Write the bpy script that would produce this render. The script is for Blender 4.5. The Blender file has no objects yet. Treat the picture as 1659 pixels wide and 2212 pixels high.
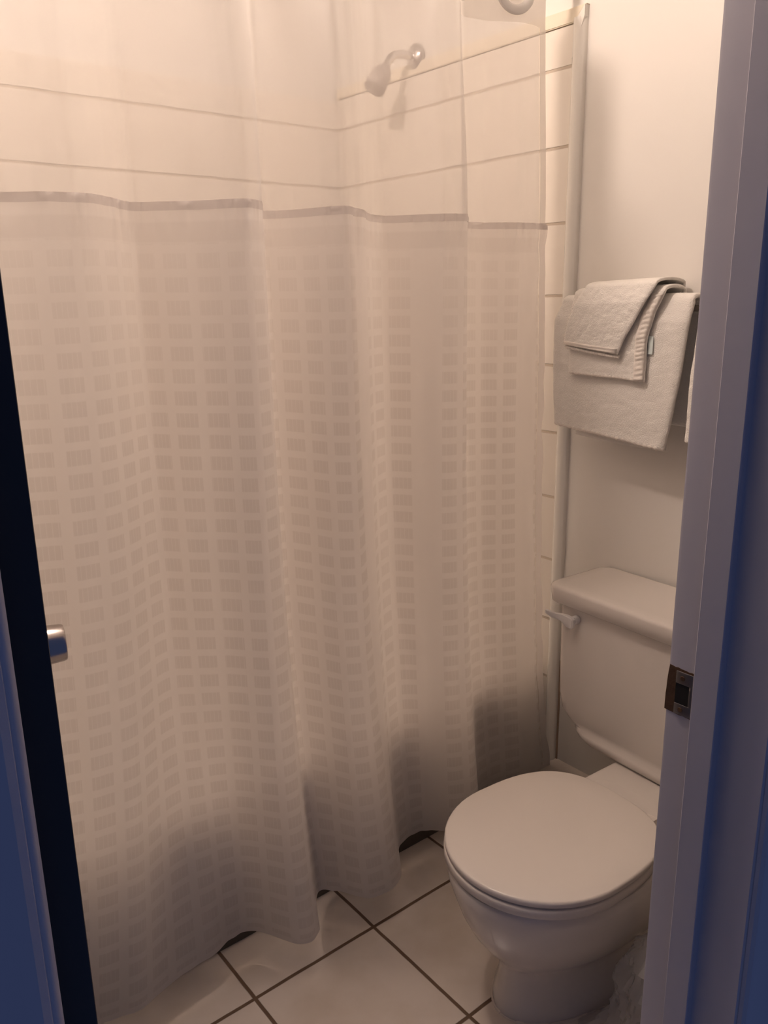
import bpy, bmesh, math, random
from mathutils import Vector, Matrix, noise
random.seed(7)
S = bpy.context.scene
C = bpy.context.collection
PI = math.pi

# ------------------------------------------------------------------ camera
F_PX = 1758.66
YAW, PITCH, ROLL = 0.672855, 0.259034, -0.0148706
fw = Vector((math.sin(YAW)*math.cos(PITCH), math.cos(YAW)*math.cos(PITCH), -math.sin(PITCH)))
rt = Vector((math.cos(YAW), -math.sin(YAW), 0))
up = rt.cross(fw)
r2 = rt*math.cos(ROLL) + up*math.sin(ROLL)
u2 = -rt*math.sin(ROLL) + up*math.cos(ROLL)
cam_d = bpy.data.cameras.new('camera')
cam = bpy.data.objects.new('camera', cam_d); C.objects.link(cam)
M = Matrix((r2, u2, -fw)).transposed().to_4x4()
M.translation = Vector((0, 0, 1.45))
cam.matrix_world = M
cam_d.sensor_fit = 'VERTICAL'; cam_d.sensor_height = 24
cam_d.lens = F_PX/2212*24
cam_d.clip_start = 0.02
S.camera = cam

# ------------------------------------------------------------------ light
w = bpy.data.worlds.new('world'); S.world = w; w.use_nodes = True
w.node_tree.nodes['Background'].inputs[0].default_value = (0.27, 0.39, 0.88, 1)
w.node_tree.nodes['Background'].inputs[1].default_value = 0.15
LAMP_POS = (0.62, 1.435, 2.47)
LAMP_STR = 275.0
LAMP_COL = (1.0, 0.80, 0.68)
S.view_settings.view_transform = 'Standard'; S.view_settings.look = 'None'
S.view_settings.gamma = 1; S.view_settings.use_curve_mapping = False
S.view_settings.exposure = 0.0

# ------------------------------------------------------------------ materials
def mat(name, col, rough=0.5, metal=0.0, bump=0.0, bscale=60, spec=0.5, var=0.0, coat=0.0):
    m = bpy.data.materials.new(name); m.use_nodes = True
    nt = m.node_tree; b = nt.nodes['Principled BSDF']
    b.inputs['Base Color'].default_value = (*col, 1)
    b.inputs['Roughness'].default_value = rough
    b.inputs['Metallic'].default_value = metal
    b.inputs['Specular IOR Level'].default_value = spec
    b.inputs['Coat Weight'].default_value = coat
    tc = nt.nodes.new('ShaderNodeTexCoord')
    if bump:
        n = nt.nodes.new('ShaderNodeTexNoise'); n.inputs['Scale'].default_value = bscale
        n.inputs['Detail'].default_value = 5
        bp = nt.nodes.new('ShaderNodeBump'); bp.inputs['Strength'].default_value = bump
        bp.inputs['Distance'].default_value = 0.002
        nt.links.new(tc.outputs['Object'], n.inputs['Vector'])
        nt.links.new(n.outputs['Fac'], bp.inputs['Height'])
        nt.links.new(bp.outputs['Normal'], b.inputs['Normal'])
    if var:
        n2 = nt.nodes.new('ShaderNodeTexNoise'); n2.inputs['Scale'].default_value = 3.5
        n2.inputs['Detail'].default_value = 4
        mx = nt.nodes.new('ShaderNodeMix'); mx.data_type = 'RGBA'
        mx.inputs['A'].default_value = (*[c*(1-var) for c in col], 1)
        mx.inputs['B'].default_value = (*[min(1, c*(1+var*0.6)) for c in col], 1)
        nt.links.new(tc.outputs['Object'], n2.inputs['Vector'])
        nt.links.new(n2.outputs['Fac'], mx.inputs['Factor'])
        nt.links.new(mx.outputs['Result'], b.inputs['Base Color'])
    return m

def math_node(nt, op, a, b=None):
    n = nt.nodes.new('ShaderNodeMath'); n.operation = op
    for i, v in enumerate((a, b)):
        if v is None: continue
        if isinstance(v, (int, float)): n.inputs[i].default_value = v
        else: nt.links.new(v, n.inputs[i])
    return n.outputs[0]

def line_mask(nt, coord, pitch, off, width, soft):
    """1 on joint lines at off + k*pitch, fading over soft"""
    a = math_node(nt, 'SUBTRACT', coord, off - pitch*40 - pitch/2)
    a = math_node(nt, 'MODULO', a, pitch)
    a = math_node(nt, 'SUBTRACT', a, pitch/2)
    a = math_node(nt, 'ABSOLUTE', a)
    mr = nt.nodes.new('ShaderNodeMapRange'); mr.interpolation_type = 'SMOOTHSTEP'
    nt.links.new(a, mr.inputs['Value'])
    mr.inputs['From Min'].default_value = width/2 - soft/2
    mr.inputs['From Max'].default_value = width/2 + soft/2
    mr.inputs['To Min'].default_value = 1; mr.inputs['To Max'].default_value = 0
    return mr.outputs[0]

def tile_mat(name, axes, pitches, offs, width, tile, grout, rough, bumpd, soft=0.0015, dirt=0.0, weak=1.0):
    m = bpy.data.materials.new(name); m.use_nodes = True
    nt = m.node_tree; b = nt.nodes['Principled BSDF']
    g = nt.nodes.new('ShaderNodeNewGeometry'); sp = nt.nodes.new('ShaderNodeSeparateXYZ')
    wn = nt.nodes.new('ShaderNodeTexNoise'); wn.inputs['Scale'].default_value = 9
    nt.links.new(g.outputs['Position'], wn.inputs['Vector'])
    wob = nt.nodes.new('ShaderNodeVectorMath'); wob.operation = 'MULTIPLY_ADD'
    nt.links.new(wn.outputs['Color'], wob.inputs[0])
    wob.inputs[1].default_value = (0.004,)*3
    nt.links.new(g.outputs['Position'], wob.inputs[2])
    nt.links.new(wob.outputs[0], sp.inputs[0])
    ms = [line_mask(nt, sp.outputs[a], p, o + 0.002, width, soft) for a, p, o in zip(axes, pitches, offs)]
    mk = math_node(nt, 'MAXIMUM', math_node(nt, 'MULTIPLY', ms[0], weak), ms[1])
    mx = nt.nodes.new('ShaderNodeMix'); mx.data_type = 'RGBA'
    mx.inputs['A'].default_value = (*tile, 1); mx.inputs['B'].default_value = (*grout, 1)
    nt.links.new(mk, mx.inputs['Factor'])
    out = mx.outputs['Result']
    if dirt:
        n = nt.nodes.new('ShaderNodeTexNoise'); n.inputs['Scale'].default_value = 6; n.inputs['Detail'].default_value = 6
        nt.links.new(g.outputs['Position'], n.inputs['Vector'])
        r = nt.nodes.new('ShaderNodeValToRGB')
        r.color_ramp.elements[0].position = 0.35; r.color_ramp.elements[0].color = (1-dirt, 1-dirt*1.2, 1-dirt*1.5, 1)
        r.color_ramp.elements[1].position = 0.6; r.color_ramp.elements[1].color = (1, 1, 1, 1)
        nt.links.new(n.outputs['Fac'], r.inputs['Fac'])
        mm = nt.nodes.new('ShaderNodeMix'); mm.data_type = 'RGBA'; mm.blend_type = 'MULTIPLY'
        mm.inputs['Factor'].default_value = 1
        nt.links.new(out, mm.inputs['A']); nt.links.new(r.outputs['Color'], mm.inputs['B'])
        out = mm.outputs['Result']
    nt.links.new(out, b.inputs['Base Color'])
    rr = nt.nodes.new('ShaderNodeMapRange'); rr.inputs['To Min'].default_value = rough; rr.inputs['To Max'].default_value = 0.85
    nt.links.new(mk, rr.inputs['Value']); nt.links.new(rr.outputs[0], b.inputs['Roughness'])
    bp = nt.nodes.new('ShaderNodeBump'); bp.invert = True; bp.inputs['Strength'].default_value = 1
    bp.inputs['Distance'].default_value = bumpd
    nt.links.new(mk, bp.inputs['Height']); nt.links.new(bp.outputs['Normal'], b.inputs['Normal'])
    return m

def cloth_mat(name, col, transp, transl, pattern=False, rough=0.6, pat_col=None):
    """thin woven fabric: diffuse + translucent + see-through fraction"""
    m = bpy.data.materials.new(name); m.use_nodes = True
    nt = m.node_tree; nt.nodes.clear()
    out = nt.nodes.new('ShaderNodeOutputMaterial')
    df = nt.nodes.new('ShaderNodeBsdfPrincipled'); tl = nt.nodes.new('ShaderNodeBsdfTranslucent')
    tr = nt.nodes.new('ShaderNodeBsdfTransparent')
    df.inputs['Base Color'].default_value = (*col, 1); df.inputs['Roughness'].default_value = rough
    df.inputs['Specular IOR Level'].default_value = 0.45
    df.inputs['Sheen Weight'].default_value = 0.1
    tl.inputs['Color'].default_value = (*col, 1)
    m1 = nt.nodes.new('ShaderNodeMixShader'); m1.inputs[0].default_value = transl
    m2 = nt.nodes.new('ShaderNodeMixShader'); m2.inputs[0].default_value = transp
    nt.links.new(df.outputs[0], m1.inputs[1]); nt.links.new(tl.outputs[0], m1.inputs[2])
    nt.links.new(m1.outputs[0], m2.inputs[1]); nt.links.new(tr.outputs[0], m2.inputs[2])
    nt.links.new(m2.outputs[0], out.inputs[0])
    uv = nt.nodes.new('ShaderNodeUVMap')
    # weave bump and slubs
    mp = nt.nodes.new('ShaderNodeMapping'); mp.inputs['Scale'].default_value = (260, 22, 1)
    n = nt.nodes.new('ShaderNodeTexNoise'); n.inputs['Scale'].default_value = 1; n.inputs['Detail'].default_value = 3
    nt.links.new(uv.outputs[0], mp.inputs[0]); nt.links.new(mp.outputs[0], n.inputs['Vector'])
    bp = nt.nodes.new('ShaderNodeBump'); bp.inputs['Strength'].default_value = 0.25; bp.inputs['Distance'].default_value = 0.0006
    nt.links.new(n.outputs['Fac'], bp.inputs['Height']); nt.links.new(bp.outputs['Normal'], df.inputs['Normal'])
    if pattern:
        sp = nt.nodes.new('ShaderNodeSeparateXYZ'); nt.links.new(uv.outputs[0], sp.inputs[0])
        u, v = sp.outputs[0], sp.outputs[1]
        # windows: rows every 4 cm, columns every 5.6 cm, every fourth column left plain
        row = line_mask(nt, v, 0.0405, 0.02, 0.026, 0.0025)
        colm = line_mask(nt, u, 0.056, 0.02, 0.039, 0.0018)
        skip = line_mask(nt, u, 0.224, 0.188, 0.058, 0.001)
        bars = line_mask(nt, u, 0.0085, 0.0045, 0.0011, 0.0010)
        k = math_node(nt, 'MULTIPLY', row, colm)
        side = nt.nodes.new('ShaderNodeMapRange'); nt.links.new(u, side.inputs[0])
        side.inputs['From Min'].default_value = 1.045; side.inputs['From Max'].default_value = 1.046
        skip = math_node(nt, 'MULTIPLY', skip, side.outputs[0])
        k = math_node(nt, 'MULTIPLY', k, math_node(nt, 'SUBTRACT', 1.0, skip))
        k = math_node(nt, 'MULTIPLY', k, math_node(nt, 'SUBTRACT', 1.0, math_node(nt, 'MULTIPLY', bars, 0.75)))
        lim = nt.nodes.new('ShaderNodeMapRange'); nt.links.new(v, lim.inputs[0])
        lim.inputs['From Min'].default_value = 0.27; lim.inputs['From Max'].default_value = 0.275
        k = math_node(nt, 'MULTIPLY', k, lim.outputs[0])
        fd = nt.nodes.new('ShaderNodeMapRange'); nt.links.new(v, fd.inputs[0])
        fd.inputs['From Min'].default_value = 0.27; fd.inputs['From Max'].default_value = 0.62
        fd.inputs['To Min'].default_value = 0.35; fd.inputs['To Max'].default_value = 1.0
        k = math_node(nt, 'MULTIPLY', k, fd.outputs[0])
        bd = line_mask(nt, v, 4.0, 0.255, 0.034, 0.006)
        k = math_node(nt, 'MAXIMUM', k, math_node(nt, 'MULTIPLY', bd, 0.5))
        # strength wanders a little from place to place
        n3 = nt.nodes.new('ShaderNodeTexNoise'); n3.inputs['Scale'].default_value = 7
        nt.links.new(uv.outputs[0], n3.inputs['Vector'])
        k = math_node(nt, 'MULTIPLY', k, math_node(nt, 'ADD', math_node(nt, 'MULTIPLY', n3.outputs['Fac'], 0.8), 0.55))
        mx = nt.nodes.new('ShaderNodeMix'); mx.data_type = 'RGBA'
        mx.inputs['A'].default_value = (*col, 1); mx.inputs['B'].default_value = (*pat_col, 1)
        nt.links.new(k, mx.inputs['Factor'])
        nt.links.new(mx.outputs['Result'], tl.inputs['Color'])
        mx2 = nt.nodes.new('ShaderNodeMix'); mx2.data_type = 'RGBA'
        mx2.inputs['A'].default_value = (*col, 1); mx2.inputs['B'].default_value = (*[a*0.8+b_*0.2 for a, b_ in zip(col, pat_col)], 1)
        nt.links.new(k, mx2.inputs['Factor']); nt.links.new(mx2.outputs['Result'], df.inputs['Base Color'])
    return m

MT = dict(
    paint=mat('warm_white_wall_paint', (0.83, 0.80, 0.755), 0.45, bump=0.12, bscale=45),
    ceil=mat('ceiling_paint', (0.85, 0.83, 0.8), 0.8),
    jamb=mat('door_frame_enamel', (0.53, 0.51, 0.565), 0.35, bump=0.15, bscale=30, var=0.05),
    door=mat('navy_door_enamel', (0.014, 0.015, 0.021), 0.45, bump=0.1),
    inner=mat('door_wall_inner_darkened', (0.30, 0.27, 0.25), 0.6),  # dark tone made up to keep bounce off toilet and floor
    hall=mat('hall_wall_paint', (0.05, 0.06, 0.09), 0.7),
    china=mat('white_vitreous_china', (0.80, 0.75, 0.70), 0.18, coat=0.3, spec=0.5),
    seat=mat('toilet_seat_plastic', (0.84, 0.78, 0.72), 0.28),
    lever=mat('lever_plastic', (0.85, 0.83, 0.82), 0.3),
    tub=mat('tub_enamel', (0.80, 0.77, 0.73), 0.25),
    trim=mat('glazed_trim_tile', (0.88, 0.85, 0.79), 0.25, var=0.04),
    wood=mat('pale_wood_strip', (0.86, 0.78, 0.64), 0.55, bump=0.3, bscale=80, var=0.12),
    base=mat('baseboard_paint', (0.78, 0.70, 0.62), 0.4),
    chrome=mat('chrome', (0.62, 0.60, 0.60), 0.16, 1.0),
    satin=mat('satin_nickel', (0.48, 0.44, 0.42), 0.24, 1.0),
    plate=mat('worn_steel_plate', (0.35, 0.33, 0.34), 0.4, 1.0, bump=0.3),
    rawwood=mat('bare_mortise_wood', (0.10, 0.048, 0.02), 0.8, bump=0.6, bscale=120, var=0.3),
    dark=mat('dark_recess', (0.01, 0.008, 0.007), 0.9),
    caulk=mat('aged_caulk', (0.35, 0.25, 0.18), 0.8, bump=0.5, bscale=150),
    terry=mat('white_terry', (0.92, 0.89, 0.84), 0.95, bump=1.0, bscale=420, spec=0.1),
    terryhem=mat('woven_towel_hem', (0.86, 0.81, 0.75), 0.8, bump=0.4, bscale=300, spec=0.15),
    tag=mat('pale_tag', (0.75, 0.85, 0.85), 0.7),
    ink=mat('grey_ink', (0.12, 0.11, 0.11), 0.7),
    plastic=mat('white_plastic', (0.85, 0.82, 0.78), 0.3),
    nozzle=mat('greyed_plastic', (0.40, 0.36, 0.34), 0.45),
    olive=mat('dark_olive', (0.10, 0.085, 0.06), 0.6, bump=0.3, var=0.2),
    bin=mat('bin_plastic', (0.06, 0.06, 0.07), 0.4),
)
MT['floor'] = tile_mat('floor_tile', (0, 1), (0.322, 0.3225), (0.979, 1.292), 0.0080,
                       (0.78, 0.70, 0.63), (0.16, 0.10, 0.065), 0.22, 0.0012, 0.002, dirt=0.12)
MT['tileA'] = tile_mat('wall_tile_plumbing_side', (1, 2), (0.181, 0.181), (1.700, 1.806), 0.007,
                       (0.84, 0.78, 0.70), (0.60, 0.52, 0.43), 0.2, 0.0015, 0.002, weak=0.25)
MT['tileB'] = tile_mat('wall_tile_long_side', (0, 2), (0.181, 0.181), (1.74, 1.806), 0.007,
                       (0.84, 0.78, 0.70), (0.60, 0.52, 0.43), 0.2, 0.0015, 0.002, weak=0.25)
MT['sheer'] = cloth_mat('sheer_voile', (0.86, 0.83, 0.81), 0.39, 0.5)
MT['band'] = cloth_mat('doubled_heading_cloth', (0.82, 0.78, 0.74), 0.22, 0.5)
MT['cloth'] = cloth_mat('woven_curtain_cloth', (0.90, 0.865, 0.845), 0.03, 0.64, True, 0.34, (0.795, 0.755, 0.73))
MT['seam'] = cloth_mat('seam_tape', (0.74, 0.70, 0.69), 0.02, 0.6)
MT['hem'] = cloth_mat('folded_hem_cloth', (0.88, 0.84, 0.82), 0.01, 0.62)
# clear bag film
m = bpy.data.materials.new('clear_bag_film'); m.use_nodes = True; nt = m.node_tree
b = nt.nodes['Principled BSDF']; b.inputs['Base Color'].default_value = (0.62, 0.62, 0.65, 1)
b.inputs['Roughness'].default_value = 0.22
b.inputs['Coat Weight'].default_value = 0.6
tr = nt.nodes.new('ShaderNodeBsdfTransparent'); mx = nt.nodes.new('ShaderNodeMixShader'); mx.inputs[0].default_value = 0.55
nt.links.new(b.outputs[0], mx.inputs[1]); nt.links.new(tr.outputs[0], mx.inputs[2])
nt.links.new(mx.outputs[0], nt.nodes['Material Output'].inputs[0]); MT['film'] = m
# lamp glass
m = bpy.data.materials.new('glowing_glass'); m.use_nodes = True
b = m.node_tree.nodes['Principled BSDF']; b.inputs['Emission Color'].default_value = (*LAMP_COL, 1)
b.inputs['Emission Strength'].default_value = LAMP_STR; b.inputs['Base Color'].default_value = (0.9, 0.85, 0.8, 1)
MT['glow'] = m

# ------------------------------------------------------------------ helpers
def tag(o, label=None, cat=None, group=None, kind=None):
    for k, v in (('label', label), ('category', cat), ('group', group), ('kind', kind)):
        if v: o[k] = v
    return o

def empty(name, loc=(0, 0, 0), rz=0):
    o = bpy.data.objects.new(name, None); C.objects.link(o)
    o.location = loc; o.rotation_euler = (0, 0, rz); o.empty_display_size = 0.05
    return o

def obj(name, bm, m, parent=None, smooth=True, angle=40):
    me = bpy.data.meshes.new(name)
    bmesh.ops.recalc_face_normals(bm, faces=bm.faces) if len(bm.faces) else None
    bm.to_mesh(me); bm.free()
    me.materials.append(MT[m] if isinstance(m, str) else m)
    if smooth:
        me.polygons.foreach_set('use_smooth', [True]*len(me.polygons))
        me.set_sharp_from_angle(angle=math.radians(angle))
    o = bpy.data.objects.new(name, me); C.objects.link(o)
    if parent: o.parent = parent
    return o

def add_box(bm, x0, x1, y0, y1, z0, z1, bev=0.0, seg=2):
    t = bmesh.new()
    v = [t.verts.new((x, y, z)) for x in (x0, x1) for y in (y0, y1) for z in (z0, z1)]
    for f in ((0, 1, 3, 2), (4, 6, 7, 5), (0, 4, 5, 1), (2, 3, 7, 6), (0, 2, 6, 4), (1, 5, 7, 3)):
        t.faces.new([v[i] for i in f])
    bmesh.ops.recalc_face_normals(t, faces=t.faces)
    if bev:
        bmesh.ops.bevel(t, geom=t.edges[:], offset=bev, segments=seg, affect='EDGES', profile=0.5)
    me = bpy.data.meshes.new('t'); t.to_mesh(me); t.free(); bm.from_mesh(me); bpy.data.meshes.remove(me)
    return bm

def box(name, m, x0, x1, y0, y1, z0, z1, bev=0.0, parent=None, seg=2):
    return obj(name, add_box(bmesh.new(), x0, x1, y0, y1, z0, z1, bev, seg), m, parent)

def extrude_profile(name, pts, axis, a0, a1, m, parent=None, angle=30):
    """closed 2-D outline pushed along an axis. axis z: pts=(x,y); axis y: pts=(x,z); axis x: pts=(y,z)"""
    bm = bmesh.new()
    def P(p, a):
        return {'z': (p[0], p[1], a), 'y': (p[0], a, p[1]), 'x': (a, p[0], p[1])}[axis]
    A = [bm.verts.new(P(p, a0)) for p in pts]; B = [bm.verts.new(P(p, a1)) for p in pts]
    n = len(pts)
    for i in range(n):
        bm.faces.new((A[i], A[(i+1) % n], B[(i+1) % n], B[i]))
    bm.faces.new(A[::-1]); bm.faces.new(B)
    return obj(name, bm, m, parent, angle=angle)

def loft(bm, rings, cap0=True, cap1=True):
    R = [[bm.verts.new(p) for p in r] for r in rings]
    n = len(R[0])
    for a, b in zip(R, R[1:]):
        for i in range(n):
            bm.faces.new((a[i], a[(i+1) % n], b[(i+1) % n], b[i]))
    if cap0: bm.faces.new(R[0][::-1])
    if cap1: bm.faces.new(R[-1])
    return bm

def grid(bm, P, uvs=None, wrap=False):
    """P[j][i] points -> quads, optional uv"""
    V = [[bm.verts.new(p) for p in row] for row in P]
    lay = bm.loops.layers.uv.new('UVMap') if uvs else None
    for j in range(len(P)-1):
        for i in range(len(P[0])-1):
            f = bm.faces.new((V[j][i], V[j][i+1], V[j+1][i+1], V[j+1][i]))
            if lay:
                for l, (jj, ii) in zip(f.loops, ((j, i), (j, i+1), (j+1, i+1), (j+1, i))):
                    l[lay].uv = uvs[jj][ii]
    return bm

def tube(bm, pts, rad, n=16, caps=True):
    """tube along a path; rad a number or list"""
    pts = [Vector(p) for p in pts]
    rads = rad if isinstance(rad, (list, tuple)) else [rad]*len(pts)
    rings = []; prev = None
    for i, p in enumerate(pts):
        d = (pts[min(i+1, len(pts)-1)] - pts[max(i-1, 0)]).normalized()
        a = prev if prev is not None else (Vector((0, 0, 1)) if abs(d.z) < 0.9 else Vector((1, 0, 0)))
        s = d.cross(a).normalized(); t = s.cross(d).normalized(); prev = t
        rings.append([p + (s*math.cos(q) + t*math.sin(q))*rads[i] for q in [2*PI*k/n for k in range(n)]])
    return loft(bm, rings, caps, caps)

def spline(knots, n):
    """Catmull-Rom through knots, n samples"""
    K = [Vector(k) for k in knots]; K = [2*K[0]-K[1]] + K + [2*K[-1]-K[-2]]
    out = []; m_ = len(K) - 3
    for j in range(n):
        t = j/(n-1)*m_; i = min(int(t), m_-1); t -= i
        a, b_, c, d = K[i:i+4]
        out.append(0.5*((2*b_) + (c-a)*t + (2*a-5*b_+4*c-d)*t*t + (3*b_-a-3*c+d)*t**3))
    return out

def interp(tab, x):
    for (x0, y0), (x1, y1) in zip(tab, tab[1:]):
        if x <= x1:
            t = max(0, (x-x0)/(x1-x0)); t = t*t*(3-2*t)
            return y0 + (y1-y0)*t
    return tab[-1][1]

def sstep(a, b, x):
    t = max(0, min(1, (x-a)/(b-a))); return t*t*(3-2*t)

# ------------------------------------------------------------------ the room
XR, YB, XL, ZC = 1.75, 2.41, 0.03, 2.60
YF = 0.505          # bathroom side of the door wall
YH = 0.372          # hall side of the door wall
def struct(o): o['kind'] = 'structure'; return o
struct(box('floor', 'floor', XL-0.1, XR+0.1, YH, YB+0.1, -0.05, 0))
struct(box('ceiling', 'ceil', XL-0.1, XR+0.1, YH, YB+0.1, ZC, ZC+0.05))
struct(box('wall_right', 'paint', XR, XR+0.1, YH, YB+0.1, 0, ZC))
struct(box('wall_back', 'paint', XL-0.1, XR, YB, YB+0.1, 0, ZC))
struct(box('wall_left', 'paint', XL-0.1, XL, YF, YB, 0, ZC))
# tiled surround: thin slabs up to 2.075 m
struct(box('wall_shower_right', 'tileA', XR-0.008, XR, 1.40, YB-0.008, 0, 2.078))
struct(box('wall_shower_back', 'tileB', XL, XR-0.0, YB-0.008, YB, 0.36, 2.072))
# door wall
fw_bm = bmesh.new()
add_box(fw_bm, 0.872, XR, YH+0.012, YF-0.004, 0, ZC)
add_box(fw_bm, XL-0.9, 0.06, YH+0.012, YF-0.004, 0, ZC)
add_box(fw_bm, 0.06, 0.872, YH+0.012, YF-0.004, 2.06, ZC)
add_box(fw_bm, XR, XR+0.9, YH+0.012, YF-0.004, 0, ZC)
struct(obj('wall_front', fw_bm, 'hall'))
# inner skin of the door wall, out of view, darkened to cut bounce light
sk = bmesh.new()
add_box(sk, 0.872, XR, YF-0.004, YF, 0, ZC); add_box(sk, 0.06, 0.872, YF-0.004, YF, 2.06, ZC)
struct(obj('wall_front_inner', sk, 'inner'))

# vertical glazed edge trim (half-round) and baseboard
pts = [(XR, 1.385), (XR-0.004, 1.3855)] + [(XR-0.004-0.016*math.sin(PI*(0.12+0.5*t/8)), 1.386+0.034*t/8*0.8) for t in range(9)] + [(XR-0.012, 1.421), (XR, 1.421)]
struct(extrude_profile('trim_1', pts, 'z', 0.088, 2.088, 'trim', angle=50))
# mitred top strip of pale wood
bm = bmesh.new()
yz = [(1.3835, 2.113), (1.416, 2.080), (YB-0.01, 2.080), (YB-0.01, 2.112)]
A = [bm.verts.new((XR, y, z)) for y, z in yz]; B = [bm.verts.new((XR-0.014, y, z)) for y, z in yz]
for i in range(4): bm.faces.new((A[i], A[(i+1) % 4], B[(i+1) % 4], B[i]))
bm.faces.new(A); bm.faces.new(B[::-1]); bmesh.ops.bevel(bm, geom=[e for e in bm.edges if abs(e.verts[0].co.x-e.verts[1].co.x) < 1e-5 and e.verts[0].co.x < XR-0.01], offset=0.002, segments=2, affect='EDGES')
struct(obj('trim_2', bm, 'wood'))
# mitred head of the vertical trim
bm = bmesh.new()
yz = [(1.385, 2.088), (1.385, 2.111), (1.4165, 2.0785), (1.418, 2.0)]
A = [bm.verts.new((XR, y, z)) for y, z in yz]; B = [bm.verts.new((XR-0.0165, y, z)) for y, z in yz]
for i in range(4): bm.faces.new((A[i], A[(i+1) % 4], B[(i+1) % 4], B[i]))
bm.faces.new(A); bm.faces.new(B[::-1])
struct(obj('trim_3', bm, 'trim'))
pts = [(XR, 0.0), (XR-0.022, 0.0), (XR-0.022, 0.082), (XR-0.019, 0.092), (XR-0.010, 0.099), (XR, 0.102)]
struct(extrude_profile('baseboard_right', pts, 'y', YF, 1.435, 'base', angle=50))
# open joint beside the trim
box_c = struct(box('trim_4', 'caulk', XR-0.002, XR+0.0005, 1.3795, 1.3865, 0.09, 0.42))

# ------------------------------------------------------------------ door frame (right side = strike side)
JX = 0.85
pr = [(JX, YF), (JX, 0.466), (JX-0.011, 0.465), (JX-0.012, 0.464), (JX-0.012, 0.4335), (JX-0.011, 0.4325), (JX, 0.432),
      (JX, YH+0.004), (JX+0.003, YH+0.001), (JX+0.03, YH+0.001), (JX+0.03, YF)]
pr[0:1] = [(JX+0.004, YF+0.001), (JX+0.001, YF-0.0005), (JX, YF-0.004)]
fr = extrude_profile('trim_5', pr, 'z', 0, 2.06, 'jamb', angle=35); struct(fr)
# casings on the hall side (bead at the inner edge, flat, step)
def casing(name, xin, sgn):
    q = [(0.002, 0.0), (0.0035, -0.0045), (0.008, -0.0080), (0.015, -0.0095), (0.022, -0.0085), (0.050, -0.013), (0.060, -0.017), (0.070, -0.017), (0.073, -0.012), (0.073, 0.0)]
    return struct(extrude_profile(name, [(xin+sgn*a, YH+0.001+b_) for a, b_ in q], 'z', 0, 2.10, 'jamb', angle=25))
casing('trim_6', JX, 1)
# left (hinge side) jamb and casing
LX = 0.081
pl = [(LX, YF), (LX, 0.466), (LX+0.011, 0.465), (LX+0.011, 0.433), (LX, 0.432), (LX, YH+0.0055), (LX-0.0042, YH+0.0005), (LX-0.006, YH), (LX-0.03, YH), (LX-0.03, YF)]
struct(extrude_profile('trim_7', pl, 'z', 0, 2.06, 'jamb', angle=60))
casing('trim_8', LX-0.0040, -1)
# head
hd = bmesh.new(); add_box(hd, LX-0.03, JX+0.03, YH, YF, 2.03, 2.06)
add_box(hd, LX, JX, 0.433, 0.465, 2.018, 2.03); add_box(hd, LX-0.07, JX+0.07, YH-0.012, YH, 2.03, 2.10)
struct(obj('trim_9', hd, 'jamb'))

# strike plate let into the right jamb
zc = 0.9725
sp_root = empty('strike_plate', (JX, 0.49, zc))
tag(sp_root, 'small worn metal strike plate in rough brown mortise on the right door jamb', 'strike plate')
bm = bmesh.new()
ol = []
random.seed(3)
def edge_pts(a, b_, n, amp):
    return [(a[0]+(b_[0]-a[0])*i/n + random.uniform(-amp, amp), a[1]+(b_[1]-a[1])*i/n + random.uniform(-amp, amp)) for i in range(n)]
for a, b_, n in (((0.0135, 0.033), (-0.021, 0.031), 9), ((-0.021, 0.031), (-0.021, -0.030), 5), ((-0.021, -0.030), (0.0165, -0.028), 9), ((0.0165, -0.028), (0.0155, 0.0), 4), ((0.0155, 0.0), (0.0135, 0.033), 4)):
    ol += edge_pts(a, b_, n, 0.0006)
A = [bm.verts.new((-0.0006, y, z)) for y, z in ol]; B = [bm.verts.new((0.004, y, z)) for y, z in ol]
for i in range(len(ol)): bm.faces.new((A[i], A[(i+1) % len(ol)], B[(i+1) % len(ol)], B[i]))
bm.faces.new(A); bm.faces.new(B[::-1])
o = obj('mortise', bm, 'rawwood', sp_root, smooth=False); o['label'] = 'bare brown wood cut-out'
bm = bmesh.new()
x0, x1 = -0.0022, -0.0008
add_box(bm, x0, x1, -0.0195, 0.003, 0.013, 0.029, 0.0004); add_box(bm, x0, x1, -0.0195, 0.003, -0.028, -0.014, 0.0004)
add_box(bm, x0, x1, -0.0195, -0.0155, -0.014, 0.013, 0.0004)
plate_o = obj('plate', bm, 'plate', sp_root)
o = box('latch_hole', 'dark', -0.0012, -0.0007, -0.0155, 0.003, -0.014, 0.013, parent=plate_o)
for zz in (0.021, -0.021):
    bm = bmesh.new(); tube(bm, [(-0.0031, -0.006, zz), (-0.0020, -0.006, zz)], [0.0028, 0.0034], 14)
    obj('screw', bm, 'rawwood', plate_o)

# paint chips on the jamb
# ------------------------------------------------------------------ the door leaf
TH = math.radians(11.4)
door = empty('door_1', (0.1245, 0.482, 0), -TH)   # local +y runs along the leaf
door['kind'] = 'structure'
bm = add_box(bmesh.new(), -0.036, 0, 0, 0.752, 0.012, 2.015, 0.0015)
obj('leaf', bm, 'door', door)
kn = bmesh.new()
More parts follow.
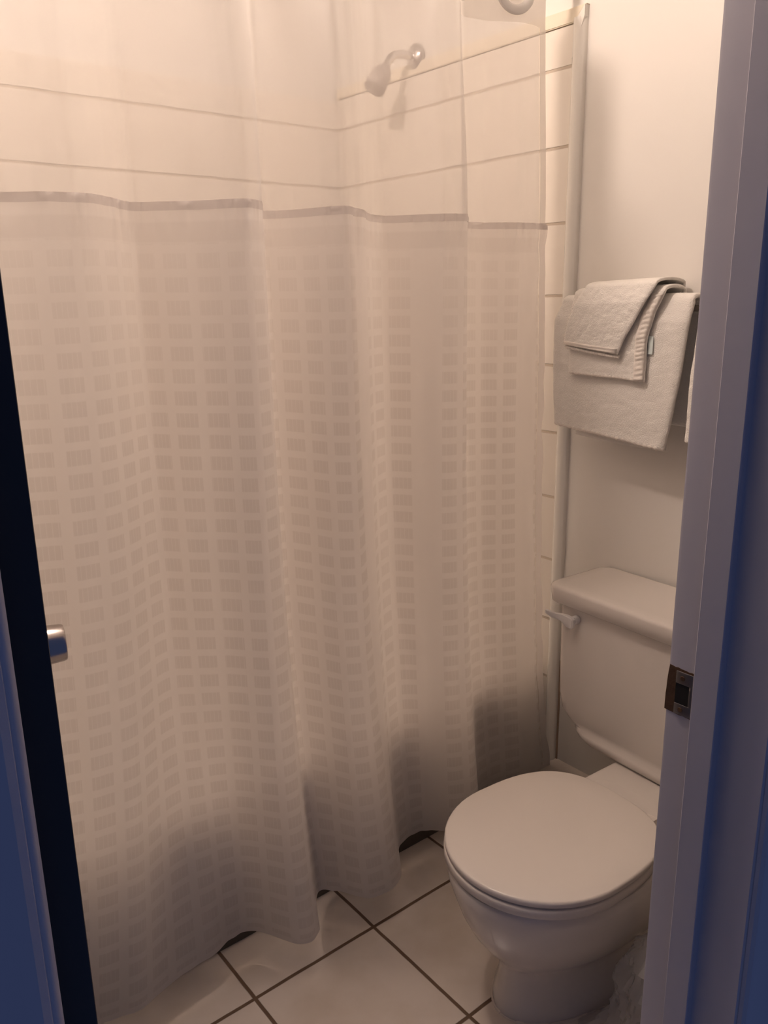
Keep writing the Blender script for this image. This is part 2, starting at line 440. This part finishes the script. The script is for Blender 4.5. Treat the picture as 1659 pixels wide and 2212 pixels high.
# door_knob on the room-facing side, axis along +x
prof = [(0.0, 0.031), (0.004, 0.032), (0.006, 0.028), (0.008, 0.014), (0.020, 0.0125), (0.026, 0.018), (0.030, 0.0262), (0.034, 0.0285), (0.055, 0.0268), (0.0585, 0.0255), (0.0595, 0.022), (0.0595, 0.0)]
rings = [[(a, 0.690+r*math.cos(t), 0.972+r*math.sin(t)) for t in [2*PI*k/40 for k in range(40)]] for a, r in prof[:-1]]
loft(kn, rings)
obj('knob', kn, 'satin', door, angle=30)
kn = bmesh.new()
rings = [[(-0.036-a, 0.690+r*math.cos(t), 0.972+r*math.sin(t)) for t in [2*PI*k/40 for k in range(40)]] for a, r in prof[:-1]]
loft(kn, rings); obj('knob', kn, 'satin', door, angle=30)
for zz in (0.2, 1.0, 1.82):
    bm = bmesh.new(); tube(bm, [(-0.038, -0.004, zz), (-0.038, -0.004, zz+0.09)], 0.0045, 12); obj('hinge', bm, 'door', door)

# ------------------------------------------------------------------ bathtub
RIM = 0.385; TY0 = 1.452
def rrect(x0, x1, y0, y1, r, z, n=8):
    out = []
    for cx, cy, a in ((x1-r, y1-r, 0), (x0+r, y1-r, PI/2), (x0+r, y0+r, PI), (x1-r, y0+r, 1.5*PI)):
        for k in range(n+1):
            t = a + PI/2*k/n; out.append((cx+r*math.cos(t), cy+r*math.sin(t), z))
    return out
tx0, tx1, ty1 = XL+0.002, XR-0.010, YB-0.010
tub = bmesh.new()
loft(tub, [rrect(tx0, tx1, TY0+0.012, ty1, 0.01, 0.0), rrect(tx0, tx1, TY0+0.012, ty1, 0.01, RIM-0.045),
           rrect(tx0, tx1, TY0+0.002, ty1, 0.012, RIM-0.038), rrect(tx0, tx1, TY0, ty1, 0.012, RIM-0.012), rrect(tx0, tx1, TY0+0.004, ty1, 0.012, RIM-0.003), rrect(tx0+0.005, tx1-0.005, TY0+0.012, ty1-0.005, 0.012, RIM),
           rrect(tx0+0.07, tx1-0.07, TY0+0.075, ty1-0.05, 0.10, RIM), rrect(tx0+0.08, tx1-0.08, TY0+0.085, ty1-0.06, 0.10, RIM-0.012),
           rrect(tx0+0.14, tx1-0.11, TY0+0.12, ty1-0.10, 0.12, 0.10), rrect(tx0+0.20, tx1-0.16, TY0+0.17, ty1-0.15, 0.12, 0.065)])
bt = obj('bathtub', tub, 'tub', angle=50)
o = box('base_strip', 'olive', tx0, tx1, TY0+0.004, TY0+0.013, 0.0, 0.14, 0.002, parent=bt); o['label'] = 'dark strip along the foot of the apron'  # plain dark olive band across the foot of the apron
tag(bt, 'white bathtub behind the shower curtain, its apron showing under the hem', 'bathtub')

# ------------------------------------------------------------------ shower head
sh = empty('shower_head', (XR-0.008, 2.005, 2.128))
tag(sh, 'small white shower head on bent arm behind the sheer curtain top', 'shower head')
bm = bmesh.new()
prof = [(0.0, 0.036), (-0.003, 0.036), (-0.010, 0.031), (-0.017, 0.020), (-0.020, 0.0125)]
loft(bm, [[(a, r*math.cos(t), r*math.sin(t)) for t in [2*PI*k/32 for k in range(32)]] for a, r in prof])
obj('flange', bm, 'chrome', sh)
bm = bmesh.new()
arm = [(x_, 0, z_) for x_, z_ in ((-0.01, 0.0), (-0.05, -0.001), (-0.075, -0.005), (-0.093, -0.016), (-0.107, -0.033), (-0.118, -0.048))]
tube(bm, spline(arm, 24), 0.0115, 16); obj('arm', bm, 'chrome', sh)
bm = bmesh.new()
p0 = Vector((-0.113, 0, -0.040)); d = Vector((-0.55, 0.03, -0.83)).normalized()
ls = [(0, 0.012), (0.008, 0.0145), (0.012, 0.015), (0.014, 0.024), (0.03, 0.0285), (0.06, 0.0315), (0.078, 0.031), (0.080, 0.029), (0.078, 0.027)]
tube(bm, [p0+d*a for a, _ in ls], [r for _, r in ls], 28)
obj('nozzle', bm, 'nozzle', sh, angle=35)

# ------------------------------------------------------------------ shower curtain
HEAD = [(.24,1.42),(.34,1.425),(.44,1.388),(.50,1.392),(.56,1.440),(.605,1.462),(.645,1.41),(.70,1.35),(.755,1.312),(.800,1.345),(.845,1.43),(.882,1.475),(.912,1.42),(.935,1.345),(.968,1.312),(1.03,1.355),(1.10,1.415),(1.158,1.432),(1.20,1.38),(1.24,1.333),(1.292,1.325),(1.345,1.38),(1.405,1.448),(1.46,1.445),(1.515,1.402),(1.565,1.392),(1.632,1.392)]
HEM  = [(.22,1.40),(.29,1.375),(.36,1.352),(.42,1.337),(.49,1.348),(.575,1.366),(.655,1.384),(.712,1.362),(.765,1.270),(.815,1.277),(.848,1.335),(.888,1.382),(.925,1.350),(.965,1.292),(1.025,1.278),(1.085,1.315),(1.140,1.382),(1.190,1.402),(1.24,1.390),(1.285,1.335),(1.345,1.318),(1.40,1.355),(1.45,1.405),(1.505,1.415),(1.57,1.400),(1.64,1.388),(1.722,1.384)]
Z0, ZH, ZT = 0.090, 1.612, 2.170
NU = 620
hc = spline([(a, b_, 0) for a, b_ in HEAD], NU); bc = spline([(a, b_, 0) for a, b_ in HEM], NU)
# arclength-based cloth coordinate (taken between hem and heading curves)
ul = [0.0]
for i in range(1, NU):
    ul.append(ul[-1] + 0.5*((hc[i]-hc[i-1]).length + (bc[i]-bc[i-1]).length))
def cpt(i, z, off=0.0):
    """point of the cloth at column i and height z"""
    if z <= ZH:
        t = ((ZH-z)/(ZH-Z0))
        t = 0.22*t + 0.78*t**3.0
        p = hc[i].lerp(bc[i], t)
    else:
        t = (z-ZH)/(ZT-ZH)
        q = Vector((hc[i].x, 1.415+(hc[i].y-1.395)*0.75, 0)); p = hc[i].lerp(q, sstep(0, 1, t))
    u = ul[i]
    y = p.y + 0.0115*noise.noise(Vector((u*11, z*0.8, 3.1))) + 0.0040*noise.noise(Vector((u*30, z*0.7, 6.4)))
    x = p.x
    # drawn-in puckers under the seam and along the side hem
    if z < ZH: y += (0.0075*noise.noise(Vector((u*42, z*12, 1.7))) + 0.0035*noise.noise(Vector((u*110, z*30, 2.7))))*math.exp(-(ZH-z)/0.045)
    e = ul[-1]-u
    if e < 0.12 and z < ZH: y += 0.0085*noise.noise(Vector((u*14, z*14, 8.2)))*(1-e/0.12); x += 0.002*noise.noise(Vector((0.3, z*22, 5)))*(1-e/0.12)
    # wandering seam height
    zz = z
    if z > 1.2: zz += 0.004*noise.noise(Vector((u*5, 0.2, 9)))*sstep(1.2, 1.6, z)
    if z < 0.2: zz += 0.0022*noise.noise(Vector((u*38, 0.7, 4)))
    return (x, y + off, zz)
def cloth(name, zs, m, i0=0, i1=NU, off=0.0, step=1):
    idx = list(range(i0, i1, step))
    if idx[-1] != i1-1: idx.append(i1-1)
    P = [[cpt(i, z, off) for i in idx] for z in zs]
    U = [[(ul[i], 1.62-z+0.20) for i in idx] for z in zs]
    return obj(name, grid(bmesh.new(), P, U), m, cur, angle=180)
def zr(a, b_, n): return [a+(b_-a)*k/n for k in range(n+1)]
cur = empty('shower_curtain', (0.95, 1.42, ZT))
tag(cur, 'white shower curtain with sheer top and window-pattern weave hanging over the tub', 'shower curtain')
_obj = obj
def curtain_obj(*a, **k): return _obj(*a, **k)
# the parts are modelled in world space, so undo the parent's offset
o = cloth('sheer_panel', zr(ZH+0.004, 2.045, 26), 'sheer', 0, NU-8); o['label'] = 'sheer see-through top panel'
o = cloth('curtain_heading', zr(2.045, ZT, 8), 'band'); o['label'] = 'doubled heading band with rings'
o = cloth('seam', zr(ZH-0.011, ZH+0.004, 3), 'seam', off=-0.0015); o['label'] = 'greyish stitched seam tape'
o = cloth('body_panel', zr(Z0+0.010, 1.45, 150) + zr(1.455, ZH-0.010, 40), 'cloth', 0, NU-8); o['label'] = 'opaque lower panel woven with small window blocks'
cloth('bottom_hem', zr(Z0, Z0+0.012, 3), 'hem', off=-0.0008)
cloth('side_hem', zr(Z0, ZH, 200), 'hem', NU-9, NU, off=-0.0012); cloth('side_hem', zr(ZH, 2.045, 20), 'band', NU-9, NU, off=-0.0012)
for ch in cur.children: ch.location = -Vector(cur.location)

# rod and moulded rings
ROD_Y, ROD_Z = 1.425, 2.152
rod = empty('curtain_rod', (XR, ROD_Y, ROD_Z)); tag(rod, 'white shower curtain rod spanning the tub front, above the sheer curtain', 'curtain rod')
bm = bmesh.new(); tube(bm, [(XL-XR, 0, 0), (0, 0, 0)], 0.0105, 20); obj('rod_tube', bm, 'plastic', rod)
for xx, s in ((-0.001, -1), (XL-XR+0.001, 1)):
    bm = bmesh.new(); tube(bm, [(xx, 0, 0), (xx+s*0.006, 0, 0), (xx+s*0.012, 0, 0)], [0.017, 0.017, 0.013], 24); obj('end_flange', bm, 'plastic', rod)
def torus(bm, R, r, n=36, k=12):
    rr = [[((R+r*math.cos(b_))*math.cos(a), r*math.sin(b_)*0.5, (R+r*math.cos(b_))*math.sin(a)) for b_ in [2*PI*j/k for j in range(k)]] for a in [2*PI*i/n for i in range(n)]]
    V = [[bm.verts.new(p) for p in q] for q in rr]
    for i in range(n):
        for j in range(k):
            bm.faces.new((V[i][j], V[(i+1) % n][j], V[(i+1) % n][(j+1) % k], V[i][(j+1) % k]))
    return bm
ring0 = None
for k, xx in enumerate((1.525, 1.36, 1.20, 1.04, 0.88, 0.72, 0.56, 0.40)):
    if ring0 is None:
        bm = bmesh.new(); torus(bm, 0.040, 0.0105); ring0 = r_ = obj('curtain_ring', bm, 'plastic')
    else:
        r_ = ring0.copy(); C.objects.link(r_)
    # sits in the heading at the rod
    j = min(range(NU), key=lambda i: abs(hc[i].x-xx))
    tt = Vector(cpt(j, 2.11)); r_.location = (xx, tt.y-0.004, 2.108)
    i2 = min(NU-1, j+4); a_, b_ = Vector(cpt(j-4, 2.11)), Vector(cpt(i2, 2.11)); r_.rotation_euler = (0, 0, math.atan2(b_.y-a_.y, b_.x-a_.x)*0.6)
    if k == 0: tag(r_, 'white flat plastic ring at the right end of the curtain heading, nearest the wall', 'curtain ring', 'rings in the curtain heading')
    else: tag(r_, 'white flat plastic ring in the curtain heading, ' + ('second', 'third', 'fourth', 'fifth', 'sixth', 'seventh', 'eighth')[k-1] + ' from the right wall', 'curtain ring', 'rings in the curtain heading')

# ------------------------------------------------------------------ ceiling lamp
lamp = empty('ceiling_light', (LAMP_POS[0], LAMP_POS[1], ZC))
tag(lamp, 'round glass ceiling light over the edge of the tub', 'ceiling light')
bm = bmesh.new(); tube(bm, [(0, 0, 0), (0, 0, -0.03), (0, 0, -0.05)], [0.07, 0.07, 0.045], 32); obj('base', bm, 'plastic', lamp)
bm = bmesh.new(); bmesh.ops.create_uvsphere(bm, u_segments=32, v_segments=18, radius=0.055)
bmesh.ops.translate(bm, vec=(0, 0, LAMP_POS[2]-ZC-0.0), verts=bm.verts); obj('globe', bm, 'glow', lamp)

# ------------------------------------------------------------------ toilet
toi = empty('toilet', (1.44, 0.910, 0), math.radians(-3.25))
tag(toi, 'white two-piece toilet with closed lid beside the shower curtain', 'toilet')
def egg(front, back, hw, z, cx=0.0, cy=0.0, n=64, p=2.0, flat=0.0):
    """outline: +x = towards wall. front tip at -front, rear at back, half width hw. rounded front, squarer back"""
    out = []
    mid = -(front-back)*0.53
    for k in range(n):
        t = 2*PI*k/n; c, s = math.cos(t), math.sin(t)
        if c < 0: x_ = mid + (front+mid)*c; y_ = hw*s
        else:
            e = 2/(2+flat); x_ = mid + (back-mid)*abs(c)**e; y_ = hw*math.copysign(abs(s)**e, s)
        out.append((cx+x_, cy+y_, z))
    return out
# local frame: x=0 at the back of the rim deck (world 1.44); wall at +0.31
# bowl
bowl = bmesh.new()
BX = -0.06
secs = [(0.000, 0.360, 0.15, 0.122, 3), (0.022, 0.360, 0.15, 0.121, 3), (0.032, 0.355, 0.15, 0.114, 3), (0.060, 0.350, 0.14, 0.108, 2.4), (0.095, 0.348, 0.13, 0.106, 2), (0.112, 0.350, 0.12, 0.109, 1.6), (0.122, 0.356, 0.12, 0.115, 1.6),
        (0.138, 0.366, 0.10, 0.126, 1.2), (0.165, 0.390, 0.08, 0.143, 1), (0.200, 0.414, 0.06, 0.160, 0.8), (0.240, 0.434, 0.04, 0.173, 0.6), (0.280, 0.448, 0.03, 0.182, 0.5), (0.315, 0.459, 0.02, 0.190, 0.5), (0.338, 0.461, 0.02, 0.192, 0.5), (0.3445, 0.458, 0.018, 0.189, 0.5)]
loft(bowl, [egg(f+BX, bk, hw, z, flat=fl) for z, f, bk, hw, fl in secs for BX in [0.045]])
obj('bowl', bowl, 'china', toi, angle=50)
# rear deck that carries the tank
dk = bmesh.new()
loft(dk, [rrect(-0.12, 0.20, -0.10, 0.11, 0.04, 0.0), rrect(-0.12, 0.21, -0.09, 0.10, 0.04, 0.20), rrect(-0.12, 0.25, -0.115, 0.125, 0.03, 0.27), rrect(-0.12, 0.26, -0.115, 0.135, 0.02, 0.325), rrect(-0.12, 0.26, -0.115, 0.135, 0.02, 0.334), rrect(-0.115, 0.255, -0.111, 0.131, 0.018, 0.338)])
obj('deck', dk, 'china', toi, angle=40)
# seat and lid
def slab(name, zb, zt, front, back, hw, rnd, m, dome=0.0, flat=1.6):
    bm = bmesh.new()
    rs = [(0, -rnd), (rnd*0.6, -rnd*0.35), (rnd, 0)]
    rings = [egg(front-rnd, back-rnd, hw-rnd, zb, flat=flat), egg(front, back, hw, zb+rnd*0.8, flat=flat), egg(front, back, hw, zt-rnd, flat=flat), egg(front-rnd*0.35, back-rnd*0.35, hw-rnd*0.35, zt-rnd*0.3, flat=flat), egg(front-rnd, back-rnd, hw-rnd, zt, flat=flat)]
    for q in (0.75, 0.5, 0.25): rings.append([(a*q+(-(front-back)*0.53)*(1-q), b_*q, zt+dome*(1-q*q)) for a, b_, _ in rings[4]])
    loft(bm, rings); return obj(name, bm, m, toi, angle=55)
slab('seat', 0.3475, 0.3685, 0.506, -0.075, 0.192, 0.004, 'seat', flat=0.85)
slab('lid', 0.3705, 0.386, 0.505, -0.066, 0.192, 0.0045, 'seat', 0.0015, flat=0.85)
for s in (-0.078, 0.078):
    bm = bmesh.new(); add_box(bm, -0.070, -0.045, s-0.014, s+0.014, 0.336, 0.366, 0.004); obj('hinge', bm, 'seat', toi)
# tank: local y centre
TC = 0.059; HWt = 0.285
tk = bmesh.new()
def trr(z, x0, hw, r): return rrect(x0, 0.280, TC-hw, TC+hw, r, z)
loft(tk, [trr(0.338, 0.100, HWt-0.105, 0.06), trr(0.345, 0.088, HWt-0.085, 0.06), trr(0.358, 0.082, HWt-0.066, 0.06), trr(0.368, 0.084, HWt-0.056, 0.06), trr(0.376, 0.094, HWt-0.046, 0.055), trr(0.390, 0.092, HWt-0.026, 0.05), trr(0.410, 0.090, HWt-0.012, 0.042), trr(0.45, 0.089, HWt-0.006, 0.038), trr(0.56, 0.090, HWt-0.004, 0.035), trr(0.70, 0.094, HWt, 0.03)])
obj('tank', tk, 'china', toi, angle=60)
tl = bmesh.new()
def lrr(z, g, r): return rrect(0.076-g, 0.290, TC-HWt-0.018-g, TC+HWt+0.018+g, r, z)
loft(tl, [lrr(0.697, -0.004, 0.03), lrr(0.700, 0.0, 0.032), lrr(0.735, 0.004, 0.034), lrr(0.741, 0.002, 0.034), lrr(0.744, -0.003, 0.032), lrr(0.7455, -0.010, 0.028), lrr(0.746, -0.03, 0.02)])
obj('tank_lid', tl, 'china', toi, angle=50)
# flush lever
lv = bmesh.new()
py = TC+HWt-0.070
yz = [(-0.004, 0.013), (0.012, 0.0145), (0.03, 0.0125), (0.046, 0.0115), (0.056, 0.0135), (0.072, 0.0135), (0.072, 0.0065), (0.058, 0.001), (0.044, -0.001), (0.030, -0.006), (0.014, -0.015), (-0.003, -0.017), (-0.009, -0.011), (-0.009, 0.008)]
def lvx(y): return 0.086 - 0.012 - 0.012*sstep(0.03, 0.060, y) 
A = [lv.verts.new((lvx(y)-0.010, py+y, 0.665+z)) for y, z in yz]; B = [lv.verts.new((lvx(y), py+y, 0.665+z)) for y, z in yz]
for i in range(len(yz)): lv.faces.new((A[i], A[(i+1) % len(yz)], B[(i+1) % len(yz)], B[i]))
lv.faces.new(A); lv.faces.new(B[::-1])
bmesh.ops.recalc_face_normals(lv, faces=lv.faces)
bmesh.ops.bevel(lv, geom=[e for e in lv.edges if abs(e.verts[0].co.x-e.verts[1].co.x) < 0.006 and e.is_manifold and abs(e.verts[0].co.x - lvx(e.verts[0].co.y-py)+0.010) < 1e-4], offset=0.0025, segments=3, affect='EDGES')
o = obj('flush_lever', lv, 'lever', toi, angle=40); o['label'] = 'white plastic flush lever'
bm = bmesh.new(); tube(bm, [(0.075, py, 0.667), (0.092, py, 0.667)], 0.011, 20); obj('lever_boss', bm, 'lever', o)
# maker's lettering on the deck
def text(body, size, loc, rot, m, parent, name):
    cu = bpy.data.curves.new('t', 'FONT'); cu.body = body; cu.size = size; cu.align_x = 'CENTER'; cu.extrude = 0.0001
    cu.space_character = 1.35
    to = bpy.data.objects.new('t', cu); C.objects.link(to)
    bpy.context.view_layer.update()
    me = bpy.data.meshes.new_from_object(to.evaluated_get(bpy.context.evaluated_depsgraph_get()))
    bpy.data.objects.remove(to); me.materials.append(MT[m])
    o = bpy.data.objects.new(name, me); C.objects.link(o); o.parent = parent
    o.location = loc; o.rotation_euler = rot
    return o
o = text('CRANE', 0.0098, (-0.0085, 0.0225, 0.3384), (0, 0, -PI/2), 'ink', toi, 'lettering'); o['label'] = 'small grey lettering CRANE'
bm = add_box(bmesh.new(), -0.0155, -0.0135, 0.022, 0.034, 0.3381, 0.3386)
o = obj('maker_mark', bm, 'ink', toi, False)
# ragged caulk at the foot
bm = bmesh.new()
pts_ = egg(0.362+0.045, 0.15, 0.1235, 0.0, flat=3)
for i in range(20, 44):
    a = Vector(pts_[i]); b_ = Vector(pts_[i+1]); r_ = 0.0025+0.0022*noise.noise(Vector((i*0.7, 0, 0)))
    tube(bm, [a, b_], [max(0.0008, r_), max(0.0008, r_)], 6)
o = obj('caulk_bead', bm, 'base', toi)

# ------------------------------------------------------------------ towel bar and towels
TBX, TBZ = XR-0.075, 1.415
tb = empty('towel_bar', (XR, 1.0, TBZ)); tag(tb, 'thin metal towel bar on the wall above the toilet tank, hidden under towels', 'towel bar')
bm = bmesh.new(); tube(bm, [(TBX-XR, -0.42, 0), (TBX-XR, 0.285, 0)], 0.007, 16); obj('bar', bm, 'satin', tb)
for yy in (-0.40, 0.272):
    bm = bmesh.new(); tube(bm, spline([(0, yy, 0.012), (-0.03, yy, 0.014), (-0.06, yy, 0.012), (TBX-XR-0.004, yy, 0.0), (TBX-XR, yy, -0.010)], 14), 0.006, 12)
    tube(bm, [(0.0, yy, 0.0), (-0.004, yy, 0.0), (-0.007, yy, 0.0)], [0.018, 0.018, 0.012], 20)
    obj('bracket', bm, 'satin', tb)

def hang(name, corners, zt, xf, xb, thick, zback, m, amp=0.002, seed=0, nu=46, nv=70, R=0.014, lab=None, cat='towel', lean=None, hemw=0.02, parent=None):
    """cloth folded over the bar. corners: list of (v, yL, yR, zdrop...) rows giving left/right y and z along the front flap"""
    root = empty(name, (TBX, (corners[0][1]+corners[0][2])/2, zt)); tag(root, lab, cat)
    P = []
    rows = []
    # back flap
    nb = 12
    for k in range(nb+1):
        rows.append(('b', k/nb))
    for k in range(1, 9): rows.append(('t', k/9))
    for k in range(nv+1): rows.append(('f', k/nv))
    def front(t, u):
        # corners rows: (t, yL, zL, yR, zR, x)
        for a, b_ in zip(corners, corners[1:]):
            if t <= b_[0]:
                s = (t-a[0])/(b_[0]-a[0]); s2 = s
                L = [a[i]+(b_[i]-a[i])*s2 for i in range(1, 6)]
                break
        else: L = corners[-1][1:6]
        y = L[0]+(L[2]-L[0])*u; z = L[1]+(L[3]-L[1])*u
        x = L[4]
        return x, y, z
    for kind, t in rows:
        row = []
        for i in range(nu+1):
            u = i/nu
            x0_, y0_, z0_ = front(0, u)
            if kind == 'f': x, y, z = front(t, u)
            elif kind == 't':
                a = PI*(1-t); x = (x0_+xb)/2 + (xb-x0_)/2*math.cos(PI*t); y = y0_; z = z0_ + R*math.sin(PI*t)
            else: x = xb; y = y0_; z = zback + (z0_-zback)*t
            n_ = noise.noise(Vector((y*7+seed, z*7, seed*1.3)))*amp*2.5 + noise.noise(Vector((y*34+seed, z*34, seed)))*amp*0.5
            if kind == 'b': n_ *= 0.3
            if kind != 'b': n_ += 0.0016*noise.noise(Vector((y*75, z*75, x*75+seed))) + 0.0010*noise.noise(Vector((y*170, z*170, seed)))
            # rounded sides: edge columns curl toward the wall
            ed = min(u, 1-u)*abs(corners[0][3]-corners[0][1])
            curl = 0.5*thick*(1-min(1, ed/(thick*0.8)))**2 if ed < thick*0.8 else 0
            sgn = 1 if kind == 'f' else (-1 if kind == 'b' else 0)
            x += curl*sgn - (n_ if kind != 'b' else -n_)
            z += noise.noise(Vector((y*26, seed, 0.5)))*0.0012
            row.append((x-root.location.x, y-root.location.y, z-root.location.z))
        P.append(row)
    bm = grid(bmesh.new(), P)
    o = obj('cloth', bm, m, root, angle=180)
    sm = o.modifiers.new('thick', 'SOLIDIFY'); sm.thickness = thick; sm.offset = 0
    bv = o.modifiers.new('sub', 'SUBSURF'); bv.levels = 1; bv.render_levels = 1
    return root, P
def hem_strip(root, P, sel, m, wid, rad=0.0022, off=(-0.0, 0, 0), name='hem'):
    """ribbed edge piping along chosen points"""
    pts = [Vector(P[j][i])+Vector(off) for j, i in sel]
    bm = bmesh.new()
    n = len(pts)*3; sp = spline([tuple(p) for p in pts], n)
    tube(bm, sp, [rad*(1+0.22*math.sin(k*1.9)) for k in range(n)], 8)
    return obj(name, bm, m, root, angle=180)

nb, nt_, nv = 12, 8, 70
f0 = nb+1+nt_      # first front row
# big folded bath towel, two layers
r1, P1 = hang('bath_towel', [(0, 1.352, 1.428, 0.992, 1.430, 1.655), (0.15, 1.366, 1.385, 0.995, 1.385, 1.645), (0.5, 1.368, 1.27, 1.008, 1.262, 1.648), (0.8, 1.362, 1.175, 1.025, 1.165, 1.650), (1.0, 1.358, 1.128, 1.040, 1.100, 1.652)],
     1.43, 1.655, 1.697, 0.011, 1.15, 'terry', 0.0022, 2.0, R=0.013, lab='large white terry bath towel folded over the bar under two smaller towels', cat='towel')
hem_strip(r1, P1, [(f0+nv, i) for i in range(0, 47, 2)], 'terryhem', 0.02, 0.0062, (0.0, 0, 0.0015))
# second layer of the same fold, slightly longer at the middle
P = []
for j in range(20):
    t = j/19; row = []
    for i in range(40):
        u = i/39; y = 1.300+(1.045-1.300)*u; z = 1.20+((1.108-0.004)-0.010*u-1.20)*t - 0.004*math.sin(PI*u)
        row.append((1.664-r1.location.x + 0.001*noise.noise(Vector((y*20, z*9, 0))), y-r1.location.y, z-r1.location.z))
    P.append(row)
o = obj('under_layer', grid(bmesh.new(), P), 'terry', r1, angle=180); s_ = o.modifiers.new('s', 'SOLIDIFY'); s_.thickness = 0.008
# hand towel
r2_, P2 = hang('hand_towel', [(0, 1.300, 1.447, 1.050, 1.452, 1.633), (0.2, 1.303, 1.41, 1.068, 1.41, 1.626), (0.5, 1.303, 1.35, 1.085, 1.35, 1.626), (0.8, 1.303, 1.295, 1.087, 1.30, 1.629), (1.0, 1.303, 1.262, 1.088, 1.256, 1.630)],
     1.45, 1.63, 1.715, 0.008, 1.28, 'terry', 0.0016, 5.0, R=0.012, lab='white hand towel with ribbed hem, middle one of the stacked towels', cat='towel')
hem_strip(r2_, P2, [(f0+nv, i) for i in range(0, 47, 2)], 'terryhem', 0.02, 0.0045, (0, 0, 0.001))
# broad ribbed side band
def band(root, P, i0, i1, j0, j1, off, m='terryhem'):
    Q = []
    for j in range(j0, j1+1):
        row = []
        for s in range(7):
            u = i0+(i1-i0)*s/6; ia = int(u); fr_ = u-ia; ia = min(ia, len(P[0])-2)
            a = Vector(P[j][ia]).lerp(Vector(P[j][ia+1]), fr_)
            a.x -= off + 0.0016*math.sin(j*1.6+0.6*s)*math.sin(PI*s/6)
            row.append(a)
        Q.append(row)
    o = obj('woven_border', grid(bmesh.new(), Q), m, root, angle=180)
    s_ = o.modifiers.new('s', 'SOLIDIFY'); s_.thickness = 0.002; s_.offset = 0
    return o
band(r2_, P2, 40.5, 45.8, f0+2, f0+nv, 0.0052)
# washcloth on top
r3, P3 = hang('washcloth', [(0, 1.255, 1.462, 1.065, 1.468, 1.618), (0.2, 1.275, 1.425, 1.085, 1.43, 1.606), (0.5, 1.293, 1.385, 1.110, 1.385, 1.606), (0.8, 1.302, 1.35, 1.137, 1.342, 1.608), (1.0, 1.305, 1.330, 1.150, 1.312, 1.609)],
     1.465, 1.61, 1.733, 0.007, 1.36, 'terry', 0.0014, 9.0, R=0.012, lab='small white washcloth folded on top of the stack of towels on the bar', cat='washcloth')
band(r3, P3, 1, 45, f0+nv-6, f0+nv-1, 0.0042)
hem_strip(r3, P3, [(j, 0) for j in range(f0+8, f0+nv+1, 2)], 'terryhem', 0.01, 0.0036, (-0.001, 0, 0))
hem_strip(r3, P3, [(f0+nv, i) for i in range(0, 47, 2)], 'terryhem', 0.01, 0.0038, (0.004, 0, -0.006), 'under_hem')
# care label
bm = add_box(bmesh.new(), 1.6335-r2_.location.x, 1.6345-r2_.location.x, 1.074-r2_.location.y, 1.086-r2_.location.y, 1.315-1.45, 1.355-1.45)
o = obj('care_label', bm, 'tag', r2_); o['label'] = 'pale blue-green care label'
# another bath towel further along the bar
r4, P4 = hang('bath_towel', [(0, 0.968, 1.424, 0.70, 1.426, 1.655), (0.1, 0.975, 1.39, 0.70, 1.39, 1.645), (0.5, 0.983, 1.27, 0.70, 1.27, 1.645), (1.0, 0.985, 1.125, 0.70, 1.12, 1.648)],
     1.425, 1.65, 1.697, 0.011, 1.2, 'terry', 0.002, 14.0, lab='white bath towel mostly hidden by the door frame, only its edge showing', cat='towel')

# ------------------------------------------------------------------ bin bag by the toilet
bag = empty('trash_bag', (1.215, 0.665, 0)); bag.name = 'plastic_bag'; tag(bag, 'crumpled clear plastic bag on the floor between toilet and door frame', 'bag')
bm = bmesh.new(); n = 110; rings = []
def ridge(v): return 1-2*abs(noise.noise(v))
for k in range(44):
    t = k/43; z = 0.003+0.262*t
    rad = interp([(0, 0.118), (0.12, 0.104), (0.35, 0.088), (0.6, 0.084), (0.8, 0.070), (0.92, 0.050), (1, 0.030)], t)
    ring = []
    for i in range(n):
        a = 2*PI*i/n
        cx, sx = math.cos(a), math.sin(a)
        r_ = rad*(1 + 0.20*noise.noise(Vector((cx*2.0, sx*2.0, z*9))) + 0.13*ridge(Vector((cx*2.6+3, sx*2.6, z*15+a*0.6))) + 0.05*ridge(Vector((cx*7, sx*7, z*42))))
        # a loose corner lying out over the floor
        da = abs((a-math.radians(118)+PI) % (2*PI)-PI)
        r_ += 0.055*math.exp(-(da/0.30)**2)*math.exp(-(z/0.040)**2)
        ring.append((r_*cx, r_*sx, z+0.008*noise.noise(Vector((cx*3, sx*3, z*14)))*min(1, t*6)))
    rings.append(ring)
loft(bm, rings, False, True)
obj('film', bm, 'film', bag, angle=14)
